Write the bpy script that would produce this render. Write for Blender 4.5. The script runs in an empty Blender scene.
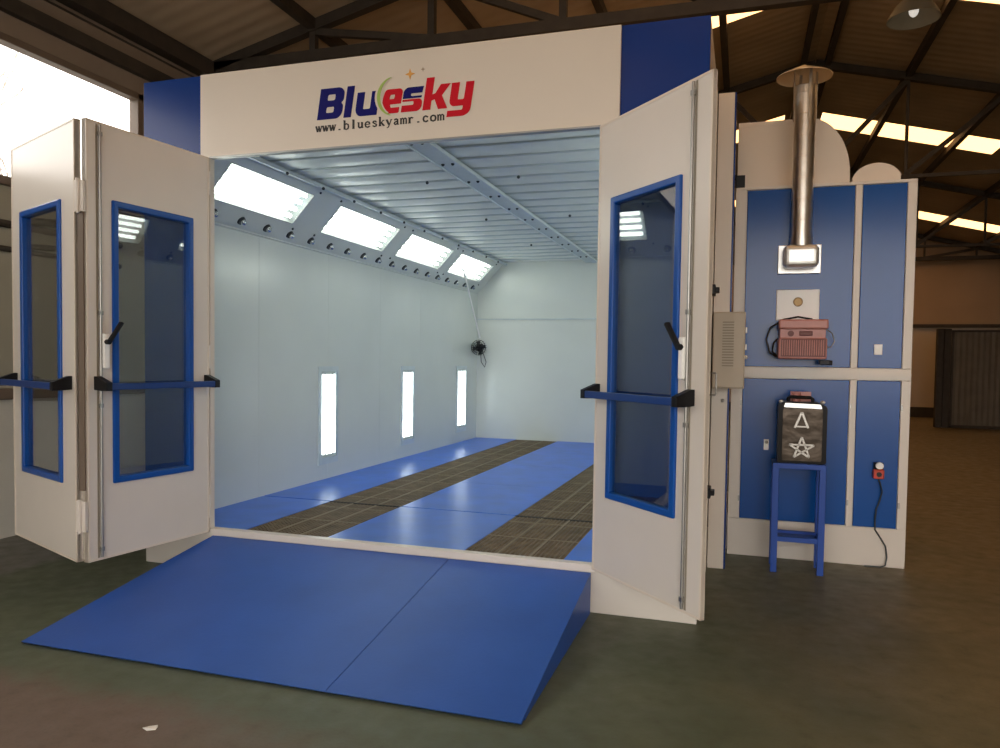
import bpy, bmesh, math, random
from mathutils import Vector, Matrix
from mathutils.geometry import tessellate_polygon
random.seed(7)
PI = math.pi
col = bpy.context.scene.collection

# ---------------------------------------------------------------- materials
def lin(c):
    c /= 255.0
    return c / 12.92 if c <= 0.04045 else ((c + 0.055) / 1.055) ** 2.4
def rgb(r, g, b): return (lin(r), lin(g), lin(b), 1)

def mat(name, color, rough=0.5, metal=0.0, spec=0.5, noise=0.0, nscale=8.0, bump=0.0, bscale=40.0, coat=0.0):
    m = bpy.data.materials.new(name); m.use_nodes = True
    nt = m.node_tree; p = nt.nodes['Principled BSDF']
    p.inputs['Base Color'].default_value = color
    p.inputs['Roughness'].default_value = rough
    p.inputs['Metallic'].default_value = metal
    p.inputs['Specular IOR Level'].default_value = spec
    p.inputs['Coat Weight'].default_value = coat
    p.inputs['Coat Roughness'].default_value = 0.08
    tc = nt.nodes.new('ShaderNodeTexCoord')
    if noise > 0:
        n = nt.nodes.new('ShaderNodeTexNoise'); n.inputs['Scale'].default_value = nscale; n.inputs['Detail'].default_value = 6
        nt.links.new(tc.outputs['Object'], n.inputs['Vector'])
        r = nt.nodes.new('ShaderNodeMapRange'); r.inputs['From Min'].default_value = .3; r.inputs['From Max'].default_value = .7
        r.inputs['To Min'].default_value = 1 - noise; r.inputs['To Max'].default_value = 1 + noise
        nt.links.new(n.outputs['Fac'], r.inputs['Value'])
        h = nt.nodes.new('ShaderNodeHueSaturation'); h.inputs['Color'].default_value = color
        nt.links.new(r.outputs['Result'], h.inputs['Value']); nt.links.new(h.outputs['Color'], p.inputs['Base Color'])
    if bump > 0:
        n = nt.nodes.new('ShaderNodeTexNoise'); n.inputs['Scale'].default_value = bscale; n.inputs['Detail'].default_value = 3
        nt.links.new(tc.outputs['Object'], n.inputs['Vector'])
        b = nt.nodes.new('ShaderNodeBump'); b.inputs['Strength'].default_value = bump; b.inputs['Distance'].default_value = .01
        nt.links.new(n.outputs['Fac'], b.inputs['Height']); nt.links.new(b.outputs['Normal'], p.inputs['Normal'])
    return m

def emit(name, color, s):
    m = bpy.data.materials.new(name); m.use_nodes = True
    p = m.node_tree.nodes['Principled BSDF']
    p.inputs['Base Color'].default_value = (.8, .8, .8, 1)
    p.inputs['Emission Color'].default_value = color; p.inputs['Emission Strength'].default_value = s
    return m

def glass(name, tint, refl=.05, rough=0.0):
    m = bpy.data.materials.new(name); m.use_nodes = True; nt = m.node_tree
    for n in list(nt.nodes): nt.nodes.remove(n)
    o = nt.nodes.new('ShaderNodeOutputMaterial'); t = nt.nodes.new('ShaderNodeBsdfTransparent'); g = nt.nodes.new('ShaderNodeBsdfGlossy')
    t.inputs['Color'].default_value = tint; g.inputs['Roughness'].default_value = rough
    lw = nt.nodes.new('ShaderNodeLayerWeight'); lw.inputs['Blend'].default_value = .5
    pw = nt.nodes.new('ShaderNodeMath'); pw.operation = 'POWER'; pw.inputs[1].default_value = 3.5; nt.links.new(lw.outputs['Facing'], pw.inputs[0])
    f = nt.nodes.new('ShaderNodeMapRange'); f.inputs['To Min'].default_value = refl; f.inputs['To Max'].default_value = .9; nt.links.new(pw.outputs[0], f.inputs['Value'])
    x = nt.nodes.new('ShaderNodeMixShader')
    nt.links.new(f.outputs[0], x.inputs[0]); nt.links.new(t.outputs[0], x.inputs[1]); nt.links.new(g.outputs[0], x.inputs[2])
    nt.links.new(x.outputs[0], o.inputs['Surface'])
    return m

M = dict(
    white=mat('white_paint', (.70, .645, .58, 1), .32, spec=.5, noise=.02, nscale=3),
    wall_in=mat('booth_inner_paint', (.70, .735, .695, 1), .2, noise=.02, nscale=2, bump=.02, bscale=3),
    jamb=mat('warm_lit_white_paint', (.74, .655, .555, 1), .35, noise=.02, nscale=2),  # white paint with warm light from the roof mixed into its colour
    blue=mat('blue_panel_paint', (.002, .075, .34, 1), .17, spec=.35, noise=.06, nscale=2, bump=.10, bscale=1.8),
    navy=mat('dark_blue_panel_paint', (.004, .035, .20, 1), .22, spec=.3, noise=.05, nscale=2),
    bluetrim=mat('blue_trim_paint', (.002, .07, .34, 1), .3, spec=.3),
    bluebar=mat('blue_bar_paint', (.010, .045, .20, 1), .35, spec=.3),
    ramp=mat('blue_ramp_steel', (.020, .095, .44, 1), .42, spec=.35, noise=.08, nscale=2.5, bump=.06, bscale=60),
    plate=mat('blue_floor_plate', (.006, .125, .66, 1), .30, spec=.4, noise=.12, nscale=4, bump=.12, bscale=8),
    standblue=mat('blue_stand_paint', (.02, .075, .38, 1), .4, spec=.3),
    grate=mat('brown_grating', (.17, .125, .075, 1), .6, noise=.3, nscale=12),
    filt=mat('brown_filter', (.09, .065, .04, 1), .9, noise=.3, nscale=20),
    gratelight=mat('pale_grating_edge', (.27, .22, .14, 1), .6),
    steel=mat('galvanised_steel', (.78, .73, .66, 1), .32, metal=1, noise=.12, nscale=10, bump=.1, bscale=12),
    alu=mat('foil_steel', (.85, .85, .83, 1), .35, metal=.7, bump=.3, bscale=9),
    rod=mat('grey_rod_steel', (.35, .34, .32, 1), .35, metal=.8),
    black=mat('black_plastic', (.006, .006, .008, 1), .4, spec=.25),
    gloss_black=mat('glossy_black_enamel', (.006, .005, .005, 1), .3, spec=.12),
    can_face=mat('worn_metal_face', (.045, .035, .027, 1), .28, metal=.9, noise=.4, nscale=8, bump=1.0, bscale=6),
    dark=mat('dark_recess', (.02, .017, .014, 1), .8),
    truss=mat('dark_truss_steel', (.045, .036, .028, 1), .7, noise=.2),
    rail=mat('ceiling_rail_steel', (.55, .62, .64, 1), .4, noise=.05),
    bolt=mat('bolt_steel', (.05, .06, .065, 1), .4, metal=.6),
    noz=mat('nozzle_chrome', (.55, .58, .58, 1), .15, metal=.9),
    pink=mat('pink_burner_paint', (.50, .20, .17, 1), .35, noise=.1, nscale=10),
    pinkd=mat('dark_pink_recess', (.16, .045, .04, 1), .5),
    beige=mat('beige_box_paint', (.50, .44, .35, 1), .45, noise=.03),
    beiged=mat('beige_louvre_shadow', (.30, .26, .2, 1), .6),
    redp=mat('red_plastic', (.55, .05, .02, 1), .4),
    whitep=mat('white_plastic', (.93, .93, .91, 1), .3),
    brass=mat('brass_brown', (.30, .19, .08, 1), .4, metal=.5),
    logo_navy=mat('navy_lettering', (.006, .006, .13, 1), .6, spec=.15),
    logo_red=mat('red_lettering', (.58, .008, .02, 1), .6, spec=.15),
    logo_green=mat('green_arc', (.35, .50, .10, 1), .5),
    logo_orange=mat('orange_star', (.75, .36, .07, 1), .5),
    logo_grey=mat('grey_star', (.35, .26, .17, 1), .5),
    logo_ink=mat('dark_lettering', (.03, .025, .02, 1), .5),
    conc=mat('concrete', (.16, .16, .145, 1), .8, noise=.15, nscale=5, bump=.2, bscale=30),
    wallpaint=mat('hall_white_wall', (.62, .60, .54, 1), .75, noise=.06, nscale=2, bump=.1),
    walltan=mat('hall_tan_wall', (.34, .32, .25, 1), .8, noise=.1, nscale=2),
    walldim=mat('hall_upper_wall', (.28, .22, .17, 1), .8, noise=.08, nscale=3),
    frame=mat('brown_window_frame', (.16, .12, .09, 1), .5),
    tanpipe=mat('tan_pipe', (.16, .11, .06, 1), .7),
    gate=mat('grey_gate_sheet', (.17, .145, .115, 1), .7, noise=.15, nscale=3),
    endwall=mat('end_wall_tan', (.42, .30, .20, 1), .85, noise=.06, nscale=1),
    endpale=mat('end_wall_pale', (.62, .52, .41, 1), .8, noise=.05, nscale=1),
    bark=mat('pale_bark', (.42, .38, .34, 1), .9, noise=.1),
    ground=mat('outdoor_ground', (.30, .28, .25, 1), .9, noise=.1, nscale=1),
    paper=mat('white_paper', (.75, .73, .68, 1), .8),
    tube=emit('fluorescent_tube', (.95, 1, .90, 1), 8.8),
    walltube=emit('wall_fluorescent_tube', (.92, 1, .98, 1), 6),
    reflector=mat('white_reflector', (.34, .37, .37, 1), .3),
    sky=emit('skylight_sheet', (1, .52, .20, 1), 3.6),
    bulb=emit('lamp_bulb', (1, .95, .85, 1), .6),
    pane=glass('door_glass', (.80, .84, .86, 1), .09),
    cover=glass('lamp_cover_glass', (.97, .98, .98, 1), .02),
    winpane=glass('window_glass', (.96, .96, .96, 1), .04),
)

def roof_material():
    m = mat('brown_roof_sheet', (.46, .37, .265, 1), .7, noise=.15, nscale=1.2)
    nt = m.node_tree; p = nt.nodes['Principled BSDF']
    tc = nt.nodes.new('ShaderNodeTexCoord'); w = nt.nodes.new('ShaderNodeTexWave'); w.bands_direction = 'Y'
    w.inputs['Scale'].default_value = 1.6
    b = nt.nodes.new('ShaderNodeBump'); b.inputs['Strength'].default_value = .22; b.inputs['Distance'].default_value = .03
    nt.links.new(tc.outputs['Object'], w.inputs['Vector']); nt.links.new(w.outputs['Fac'], b.inputs['Height']); nt.links.new(b.outputs['Normal'], p.inputs['Normal'])
    return m
M['roof'] = roof_material()

def floor_material():
    m = bpy.data.materials.new('painted_floor'); m.use_nodes = True; nt = m.node_tree; p = nt.nodes['Principled BSDF']; L = nt.links.new
    tc = nt.nodes.new('ShaderNodeTexCoord'); sx = nt.nodes.new('ShaderNodeSeparateXYZ'); L(tc.outputs['Object'], sx.inputs[0])
    def noise(s, d=6):
        n = nt.nodes.new('ShaderNodeTexNoise'); n.inputs['Scale'].default_value = s; n.inputs['Detail'].default_value = d; L(tc.outputs['Object'], n.inputs['Vector']); return n.outputs['Fac']
    def mapr(v, a, b, c=0., d=1.):
        r = nt.nodes.new('ShaderNodeMapRange'); r.inputs['From Min'].default_value = a; r.inputs['From Max'].default_value = b
        r.inputs['To Min'].default_value = c; r.inputs['To Max'].default_value = d; L(v, r.inputs['Value']); return r.outputs['Result']
    def math_(op, a, b):
        k = nt.nodes.new('ShaderNodeMath'); k.operation = op
        for i, v in enumerate((a, b)):
            if isinstance(v, (int, float)): k.inputs[i].default_value = v
            else: L(v, k.inputs[i])
        return k.outputs[0]
    def mix(f, a, b):
        k = nt.nodes.new('ShaderNodeMix'); k.data_type = 'RGBA'; L(f, k.inputs['Factor'])
        for i, v in ((6, a), (7, b)):
            if isinstance(v, tuple): k.inputs[i].default_value = v
            else: L(v, k.inputs[i])
        return k.outputs[2]
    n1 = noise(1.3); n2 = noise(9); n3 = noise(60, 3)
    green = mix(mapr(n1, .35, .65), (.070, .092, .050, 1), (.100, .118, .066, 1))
    warm_lit_olive = mix(mapr(n1, .35, .65), (.150, .118, .064, 1), (.185, .146, .078, 1))
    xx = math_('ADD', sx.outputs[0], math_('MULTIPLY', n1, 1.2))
    c = mix(mapr(xx, 4.6, 6.6), green, warm_lit_olive)  # warm skylight tint towards the right, put into the floor colour
    # worn reddish patch of bare floor in the left foreground
    d = math_('ADD', math_('MULTIPLY', sx.outputs[1], -1.0), math_('MULTIPLY', math_('ADD', n2, n1), .35))
    c = mix(math_('MULTIPLY', mapr(d, 2.08, 2.30), mapr(xx, 2.6, 3.5, 1, 0)), c, (.150, .105, .074, 1))
    # bare grey concrete strip by the wall
    xe = math_('ADD', sx.outputs[0], math_('MULTIPLY', n2, .15))
    c = mix(mapr(xe, -.62, -.50, 1, 0), c, (.15, .15, .135, 1))
    c = mix(mapr(n3, .50, .75, 0, .45), c, (.085, .075, .05, 1)); c = mix(mapr(n2, .60, .72, 0, .35), c, (.07, .075, .045, 1))
    L(c, p.inputs['Base Color']); L(mapr(n2, .3, .7, .42, .62), p.inputs['Roughness'])
    b = nt.nodes.new('ShaderNodeBump'); b.inputs['Strength'].default_value = .15; b.inputs['Distance'].default_value = .004
    L(n3, b.inputs['Height']); L(b.outputs['Normal'], p.inputs['Normal'])
    return m
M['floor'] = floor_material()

# ---------------------------------------------------------------- mesh helpers
class MB:
    def __init__(s, T=None): s.v = []; s.f = []; s.T = T or Matrix()
    def add(s, vs, fs):
        o = len(s.v); s.v += [s.T @ Vector(v) for v in vs]; s.f += [tuple(i + o for i in f) for f in fs]; return s
    def box(s, a, b):
        (x0, y0, z0), (x1, y1, z1) = a, b
        x0, x1 = min(x0, x1), max(x0, x1); y0, y1 = min(y0, y1), max(y0, y1); z0, z1 = min(z0, z1), max(z0, z1)
        return s.add([(x0, y0, z0), (x1, y0, z0), (x1, y1, z0), (x0, y1, z0), (x0, y0, z1), (x1, y0, z1), (x1, y1, z1), (x0, y1, z1)],
                     [(0, 3, 2, 1), (4, 5, 6, 7), (0, 1, 5, 4), (1, 2, 6, 5), (2, 3, 7, 6), (3, 0, 4, 7)])
    def prism(s, pts, ax, a, b, holes=()):
        """extrude 2-D outline(s) along axis ax from a to b"""
        def P(p, t): return (t, p[0], p[1]) if ax == 0 else ((p[0], t, p[1]) if ax == 1 else (p[0], p[1], t))
        loops = [list(pts)] + [list(h) for h in holes]
        flat = [p for l in loops for p in l]; n = len(flat)
        tris = tessellate_polygon([[Vector((p[0], p[1], 0)) for p in l] for l in loops])
        vs = [P(p, a) for p in flat] + [P(p, b) for p in flat]
        fs = [tuple(t) for t in tris] + [tuple(i + n for i in reversed(t)) for t in tris]
        o = 0
        for l in loops:
            for i in range(len(l)):
                j = (i + 1) % len(l); fs.append((o + i, o + j, o + j + n, o + i + n))
            o += len(l)
        return s.add(vs, fs)
    def cyl(s, p0, p1, r0, r1=None, n=16, caps=True):
        r1 = r0 if r1 is None else r1
        p0, p1 = Vector(p0), Vector(p1); d = (p1 - p0).normalized()
        u = d.orthogonal().normalized(); w = d.cross(u)
        vs = []
        for p, r in ((p0, r0), (p1, r1)):
            for i in range(n):
                a = 2 * PI * i / n; vs.append(p + (u * math.cos(a) + w * math.sin(a)) * r)
        fs = [(i, (i + 1) % n, n + (i + 1) % n, n + i) for i in range(n)]
        if caps: fs += [tuple(range(n))[::-1], tuple(range(n, 2 * n))]
        return s.add(vs, fs)
    def beam(s, p0, p1, w, h, up=(0, 0, 1)):
        p0, p1 = Vector(p0), Vector(p1); d = (p1 - p0).normalized(); upv = Vector(up)
        a = d.cross(upv).normalized(); b = a.cross(d).normalized()
        vs = [p + a * (sx * w / 2) + b * (sz * h / 2) for p in (p0, p1) for sx, sz in ((-1, -1), (1, -1), (1, 1), (-1, 1))]
        return s.add(vs, [(3, 2, 1, 0), (4, 5, 6, 7), (0, 1, 5, 4), (1, 2, 6, 5), (2, 3, 7, 6), (3, 0, 4, 7)])
    def tube(s, pts, r, n=8, r2=None):
        pts = [Vector(p) for p in pts]; m = len(pts); rings = []
        prev = None
        for i, p in enumerate(pts):
            d = (pts[min(i + 1, m - 1)] - pts[max(i - 1, 0)]).normalized()
            u = d.orthogonal().normalized() if prev is None else (prev - d * prev.dot(d)).normalized()
            prev = u; w = d.cross(u); rr = r if r2 is None else r + (r2 - r) * i / (m - 1)
            rings += [p + (u * math.cos(2 * PI * k / n) + w * math.sin(2 * PI * k / n)) * rr for k in range(n)]
        fs = [(i * n + k, i * n + (k + 1) % n, (i + 1) * n + (k + 1) % n, (i + 1) * n + k) for i in range(m - 1) for k in range(n)]
        fs += [tuple(range(n))[::-1], tuple(range((m - 1) * n, m * n))]
        return s.add(rings, fs)
    def sphere(s, c, r, nu=14, nv=8, sc=(1, 1, 1)):
        c = Vector(c); vs = [c + Vector((0, 0, r * sc[2]))]
        for j in range(1, nv):
            t = PI * j / nv
            for i in range(nu):
                a = 2 * PI * i / nu; vs.append(c + Vector((r * sc[0] * math.sin(t) * math.cos(a), r * sc[1] * math.sin(t) * math.sin(a), r * sc[2] * math.cos(t))))
        vs.append(c - Vector((0, 0, r * sc[2]))); e = len(vs) - 1
        fs = [(0, 1 + i, 1 + (i + 1) % nu) for i in range(nu)]
        for j in range(nv - 2):
            o = 1 + j * nu; fs += [(o + i, o + nu + i, o + nu + (i + 1) % nu, o + (i + 1) % nu) for i in range(nu)]
        o = 1 + (nv - 2) * nu; fs += [(e, o + (i + 1) % nu, o + i) for i in range(nu)]
        return s.add(vs, fs)
    def torus(s, c, R, r, ax=1, n=24, m=8):
        pts = []
        for i in range(n + 1):
            a = 2 * PI * i / n; q = [R * math.cos(a), R * math.sin(a)]; q.insert(ax, 0); pts.append(Vector(c) + Vector(q))
        return s.tube(pts, r, m)
    def build(s, name, m, parent=None, bevel=0.0, smooth=False, seg=2):
        me = bpy.data.meshes.new(name); me.from_pydata([tuple(v) for v in s.v], [], s.f)
        bm = bmesh.new(); bm.from_mesh(me); bmesh.ops.recalc_face_normals(bm, faces=bm.faces); bm.to_mesh(me); bm.free()
        me.materials.append(m)
        o = bpy.data.objects.new(name, me); col.objects.link(o)
        if parent is not None:
            o.parent = parent
        if smooth:
            for p in me.polygons: p.use_smooth = True
            md = o.modifiers.new('es', 'EDGE_SPLIT'); md.split_angle = math.radians(38)
        if bevel > 0:
            b = o.modifiers.new('bv', 'BEVEL'); b.width = bevel; b.segments = seg; b.limit_method = 'ANGLE'; b.angle_limit = math.radians(40)
        return o

def thing(name, label, cat, loc=(0, 0, 0), group=None, rz=0):
    o = bpy.data.objects.new(name, None); col.objects.link(o); o.location = loc; o.rotation_euler = (0, 0, rz)
    o.empty_display_size = .1
    return tag(o, label, cat, group)
def tag(o, label, cat, group=None):
    o['label'] = label; o['category'] = cat
    if group: o['group'] = group
    return o
def struct(name, mb, m, parent=None, **k):
    o = mb.build(name, m, parent, **k)
    if parent is None: o['kind'] = 'structure'
    return o
def off(x, y, z): return Matrix.Translation((-x, -y, -z))   # world coordinates -> local ones of a thing at (x,y,z)

# ---------------------------------------------------------------- camera
def camera():
    yw, pt, rl = map(math.radians, (17.63, -2.228, .8093))
    f = Vector((-math.sin(yw) * math.cos(pt), math.cos(yw) * math.cos(pt), math.sin(pt)))
    rt = Vector((math.cos(yw), math.sin(yw), 0)); up = rt.cross(f); c, s = math.cos(rl), math.sin(rl)
    r2 = rt * c + up * s; u2 = up * c - rt * s
    m = Matrix((r2, u2, -f)).transposed().to_4x4(); m.translation = (4.1137, -4.4629, 1.5)
    cd = bpy.data.cameras.new('camera'); o = bpy.data.objects.new('camera', cd); col.objects.link(o); o.matrix_world = m
    cd.sensor_fit = 'HORIZONTAL'; cd.sensor_width = 36; cd.lens = 760 / 1000 * 36; cd.shift_y = .01649
    cd.clip_end = 300
    bpy.context.scene.camera = o
camera()

# ================================================================= THE HALL
XW, XE, XR, ZE, ZR = -1.584, 11.79, 5.10, 4.70, 6.37
Y0, Y1 = -9.5, 20.9
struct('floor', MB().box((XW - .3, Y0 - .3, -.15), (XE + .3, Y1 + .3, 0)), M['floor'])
struct('ground', MB().box((-60, -60, -.3), (60, 60, -.17)), M['ground'])
SK = [-6.25, -.25, 5.85, 11.7, 18.25]            # skylight strips, one in each bay
HW = .44
def rz(x): return ZE + (ZR - ZE) * (x - XW) / (XR - XW) if x <= XR else ZE + (ZR - ZE) * (XE - x) / (XE - XR)
def roof_piece(mb, xa, xb, ya, yb, t=.06, dz=0):
    za, zb = rz(xa) + dz, rz(xb) + dz
    mb.add([(xa, ya, za), (xb, ya, zb), (xb, yb, zb), (xa, yb, za), (xa, ya, za + t), (xb, ya, zb + t), (xb, yb, zb + t), (xa, yb, za + t)],
           [(0, 3, 2, 1), (4, 5, 6, 7), (0, 1, 5, 4), (1, 2, 6, 5), (2, 3, 7, 6), (3, 0, 4, 7)])
def slope(xe, xi0, xi1, xr, xe_b):
    """one roof slope with long holes between x=xi0 and x=xi1 for the skylights"""
    mb = MB(); ys = [Y0 - .3]
    for c in SK: ys += [c - HW, c + HW]
    ys.append(Y1 + .3)
    for i in range(len(ys) - 1):
        if i % 2 == 0: roof_piece(mb, xe, xr, ys[i], ys[i + 1])
        else:
            roof_piece(mb, xe, xi0, ys[i], ys[i + 1]); roof_piece(mb, xi1, xr, ys[i], ys[i + 1])
    return mb
DZ = .14
struct('ceiling', slope(XW, 1.7, 4.78, XR, 0), M['roof'])
mb = MB(); ys = [Y0 - .3]
for c in SK: ys += [c - HW, c + HW]
ys.append(Y1 + .3)
for i in range(len(ys) - 1):
    if i % 2 == 0: roof_piece(mb, XR, XE, ys[i], ys[i + 1])
    else: roof_piece(mb, XR, 5.45, ys[i], ys[i + 1]); roof_piece(mb, 8.5 if i < 9 else 10.9, XE, ys[i], ys[i + 1])
struct('ceiling', mb, M['roof'])
SX = lambda c: 8.5 if c < 15 else 10.9
wn = 2
for c in SK:
    for xa, xb in ((1.7, 4.78), (5.45, SX(c))):
        mb = MB(); roof_piece(mb, xa + .005, xb - .005, c - HW + .005, c + HW - .005, .015, .0)
        w = struct('window_%d' % wn, mb, M['sky']); wn += 1
        w['label'] = 'glowing yellow roof skylight strip'
# walls
mb = MB()
mb.box((XW - .12, Y0, 1.13), (XW - .02, Y1, 2.88)); struct('wall_left', mb, M['walltan'])
mb = MB().box((XW - .12, Y0, 0), (XW, Y1, 1.13)); struct('wall_left_lower', mb, M['wallpaint'])
mb = MB().box((XW - .14, Y0, 1.13), (XW + .05, Y1, 1.22)); struct('trim_1', mb, M['frame'], bevel=.01)
mb = MB().box((XW - .12, Y0, 4.06), (XW - .02, Y1, ZE + .02)).box((XW - .12, 1.70, 2.88), (XW - .02, Y1, 4.06)); struct('wall_left_upper', mb, M['walldim'])
mb = MB().box((XW - .05, Y0, 4.24), (XW + .05, Y1, 4.36)); struct('trim_2', mb, M['truss'])
mb = MB().box((XW - .02, Y0, 4.50), (XW, Y1, 4.512)); struct('trim_3', mb, M['truss'])
# window in the left wall: frame, mullions, panes
wf = MB().box((XW - .09, Y0, 4.0), (XW + .02, 1.70, 4.06)).box((XW - .09, Y0, 2.86), (XW + .03, 1.70, 2.93)).box((XW - .09, 1.62, 2.88), (XW + .02, 1.70, 4.06))
wf.box((XW - .09, -2.9, 2.88), (XW + .01, -2.82, 4.06)).box((XW - .09, -6.2, 2.88), (XW + .01, -6.12, 4.06))
w = struct('window_1', wf, M['frame'], bevel=.006)
p_ = MB().box((XW - .06, Y0, 2.9), (XW - .055, 1.66, 4.03)).build('pane', M['winpane'], w)
# right, end and rear walls
struct('wall_right', MB().box((XE, Y0, 0), (XE + .12, Y1, ZE + .05)), M['walltan'])
mb = MB().prism([(XW - .1, 2.72), (XE + .1, 2.72), (XE + .1, ZE), (XR, ZR), (XW - .1, ZE)], 1, Y1, Y1 + .12)
struct('wall_end', mb, M['endwall'])
struct('wall_end_lower', MB().box((XW - .1, Y1, 0), (XE + .1, Y1 + .1, 2.72)), M['endpale'])
struct('trim_4', MB().box((XW, Y1 - .1, 2.66), (XE, Y1, 2.76)), M['truss'])
struct('dark_strip_end', MB().box((XW, Y1 - .04, 0), (XE, Y1, .30)), M['truss'])  # dark strip along the foot of the end wall
mb = MB().prism([(XW - .1, 0), (0.3, 0), (0.3, 4.35), (10.2, 4.35), (10.2, 0), (XE + .1, 0), (XE + .1, ZE), (XR, ZR), (XW - .1, ZE)], 1, Y0 - .12, Y0)  # unseen wall, opening shaped to let sky light onto the booth front
struct('wall_rear', mb, M['walltan'])

# trusses: each one its own structure
NX = [XW + (XR - XW) / 5 * k for k in range(6)]; NX += [XR + (XE - XR) / 5 * k for k in range(1, 6)]
def truss(y):
    mb = MB(); zc = 4.43 if y == 8.7 else (4.2 if y == 14.75 else 4.66); wb = .07 if y < 8 else .045; cw_ = .05 if y in (8.7, 14.75) else .10
    zt = lambda x: rz(x) - .10
    mb.beam((XW, y, zc), (XE, y, zc), cw_, cw_ * 1.1)
    mb.beam((XW, y, rz(XW) - .06), (XR, y, rz(XR) - .10), .10, .11); mb.beam((XR, y, rz(XR) - .10), (XE, y, rz(XE) - .06), .10, .11)
    for k in range(1, 10): mb.beam((NX[k], y, zc), (NX[k], y, zt(NX[k])), wb, wb, (1, 0, 0))
    for k in range(1, 5): mb.beam((NX[k], y, zt(NX[k]) - .02), (NX[k + 1], y, zc + .03), .06, .07)
    for k in range(6, 10): mb.beam((NX[k], y, zt(NX[k]) - .02), (NX[k - 1], y, zc + .03), .06, .07)
    o = mb.build('roof_truss', M['truss']); o['kind'] = 'structure'
for y in (-9.2, -3.35, 2.65, 8.7, 14.75, 20.6): truss(y)
for k in range(11):
    if k == 5:
        for dx in (-.18, .18):
            o = MB().beam((XR + dx, Y0, rz(XR + dx) - .05), (XR + dx, Y1, rz(XR + dx) - .05), .08, .12).build('roof_purlin', M['truss']); o['kind'] = 'structure'
        continue
    x = NX[k]; xx = x + (.06 if k == 0 else (-.06 if k == 10 else 0)); h = .17 if k in (0, 10) else .11
    o = MB().beam((xx, Y0, rz(xx) - .0 - h / 2), (xx, Y1, rz(xx) - h / 2), .09 if k else .14, h).build('roof_purlin', M['truss']); o['kind'] = 'structure'

# grey corrugated gate sections and post at the far end
def gate(x0, x1, y, lab, h=2.42):
    t = thing('sliding_gate', lab, 'gate', ((x0 + x1) / 2, y, 0)); T = off((x0 + x1) / 2, y, 0)
    pts = []; n = int((x1 - x0 - .1) / .06)
    for i in range(n + 1):
        pts.append((x0 + .05 + (x1 - x0 - .1) * i / n, y + (.012 if i % 2 else -.012)))
    pts += [(p[0], p[1] + .01) for p in reversed(pts)]
    MB(T).prism(pts, 2, .06, h - .04).build('corrugated_sheet', M['gate'], t)
    MB(T).box((x0, y - .03, 0.0), (x0 + .05, y + .03, h)).box((x1 - .05, y - .03, 0), (x1, y + .03, h)).box((x0, y - .03, h - .05), (x1, y + .03, h)).box((x0, y - .03, .0), (x1, y + .03, .07)).build('gate_frame', M['truss'], t)
    return t
gate(9.05, 10.35, 16.9, 'grey corrugated sliding gate section beside the dark post at the hall end')
gate(10.38, 11.7, 16.85, 'grey corrugated sliding gate section at the right edge of the picture')
o = MB(off(8.9, 16.9, 0)).box((8.72, 16.8, 0), (8.86, 17.0, 2.45)).box((8.88, 16.84, 0), (9.03, 17.0, 2.45)).build('gate_post', M['truss'], bevel=.01); o.location = (8.9, 16.9, 0)
tag(o, 'dark double steel post at the left end of the grey gates', 'post')

# bare trees outside the left window
def tree(loc, seed, lab):
    rnd = random.Random(seed); mb = MB()
    def br(p, d, L, r, k):
        pts = [p]; q = p.copy(); dd = d.copy()
        for i in range(4):
            dd = (dd + Vector((rnd.uniform(-.2, .2), rnd.uniform(-.2, .2), rnd.uniform(-.05, .15)))).normalized(); q = q + dd * L / 4; pts.append(q.copy())
        mb.tube(pts, r, 6, r * .6)
        if k:
            for j in range(3):
                i = rnd.choice((2, 3, 4)); e = (dd + Vector((rnd.uniform(-1, 1), rnd.uniform(-1, 1), rnd.uniform(-.1, .7)))).normalized()
                br(pts[i], e, L * .68, r * .55, k - 1)
    br(Vector((0, 0, -.17)), Vector((0, 0, 1)), 3.4, .11, 4)
    o = mb.build('bare_tree', M['bark'], smooth=True); o.location = loc; tag(o, lab, 'tree')
tree((-8.5, 3.2, 0), 3, 'pale bare tree seen through the left window, nearer one')
tree((-11.5, 6.5, 0), 11, 'pale bare tree seen through the left window, farther one')

# wall clutter: pipes along the left wall, below the window
for z, r, lab in ((2.55, .03, 'upper thin dark pipe running along the left wall under the window'), (2.35, .022, 'lower thin dark pipe running along the left wall under the window')):
    o = MB().cyl((0, -9, 0), (0, 1.4, 0), r, n=10).build('wall_pipe', M['truss'], smooth=True); o.location = (XW + r - .02, 0, z); tag(o, lab, 'pipe')

# pendant lamp high under the roof
t = thing('pendant_lamp', 'grey dome pendant lamp hanging high under the roof at upper right', 'lamp', (5.74, 4.6, 5.27)); T = Matrix()
mb = MB(); n = 28; prof = [(.04, .16), (.07, .12), (.18, .02), (.26, -.12), (.25, -.12), (.17, .0), (.06, .10), (.03, .14)]
vs = [(r * math.cos(2 * PI * i / n), r * math.sin(2 * PI * i / n), z) for r, z in prof for i in range(n)]
fs = [(j * n + i, j * n + (i + 1) % n, (j + 1) * n + (i + 1) % n, (j + 1) * n + i) for j in range(len(prof) - 1) for i in range(n)]
mb.add(vs, fs).build('lamp_shade', M['walltan'], t, smooth=True)
MB().sphere((0, 0, -.02), .05, sc=(1, 1, 1.5)).build('bulb', M['bulb'], t, smooth=True)
MB().cyl((0, 0, .12), (0, 0, rz(5.74) - 5.27), .012, n=8).build('hanging_rod', M['truss'], t)

# ================================================================= THE SPRAY BOOTH
BX, BY, BH, ZS = 3.90, 6.95, 3.444, .288
XL, XQ, ZT = .572, 3.295, 2.874
booth = thing('spray_booth', 'large white and blue drive-in paint spray booth with lit interior and open doors', 'spray booth', (BX / 2, 0, 0))
BT = off(BX / 2, 0, 0)
def B(): return MB(BT)
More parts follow.
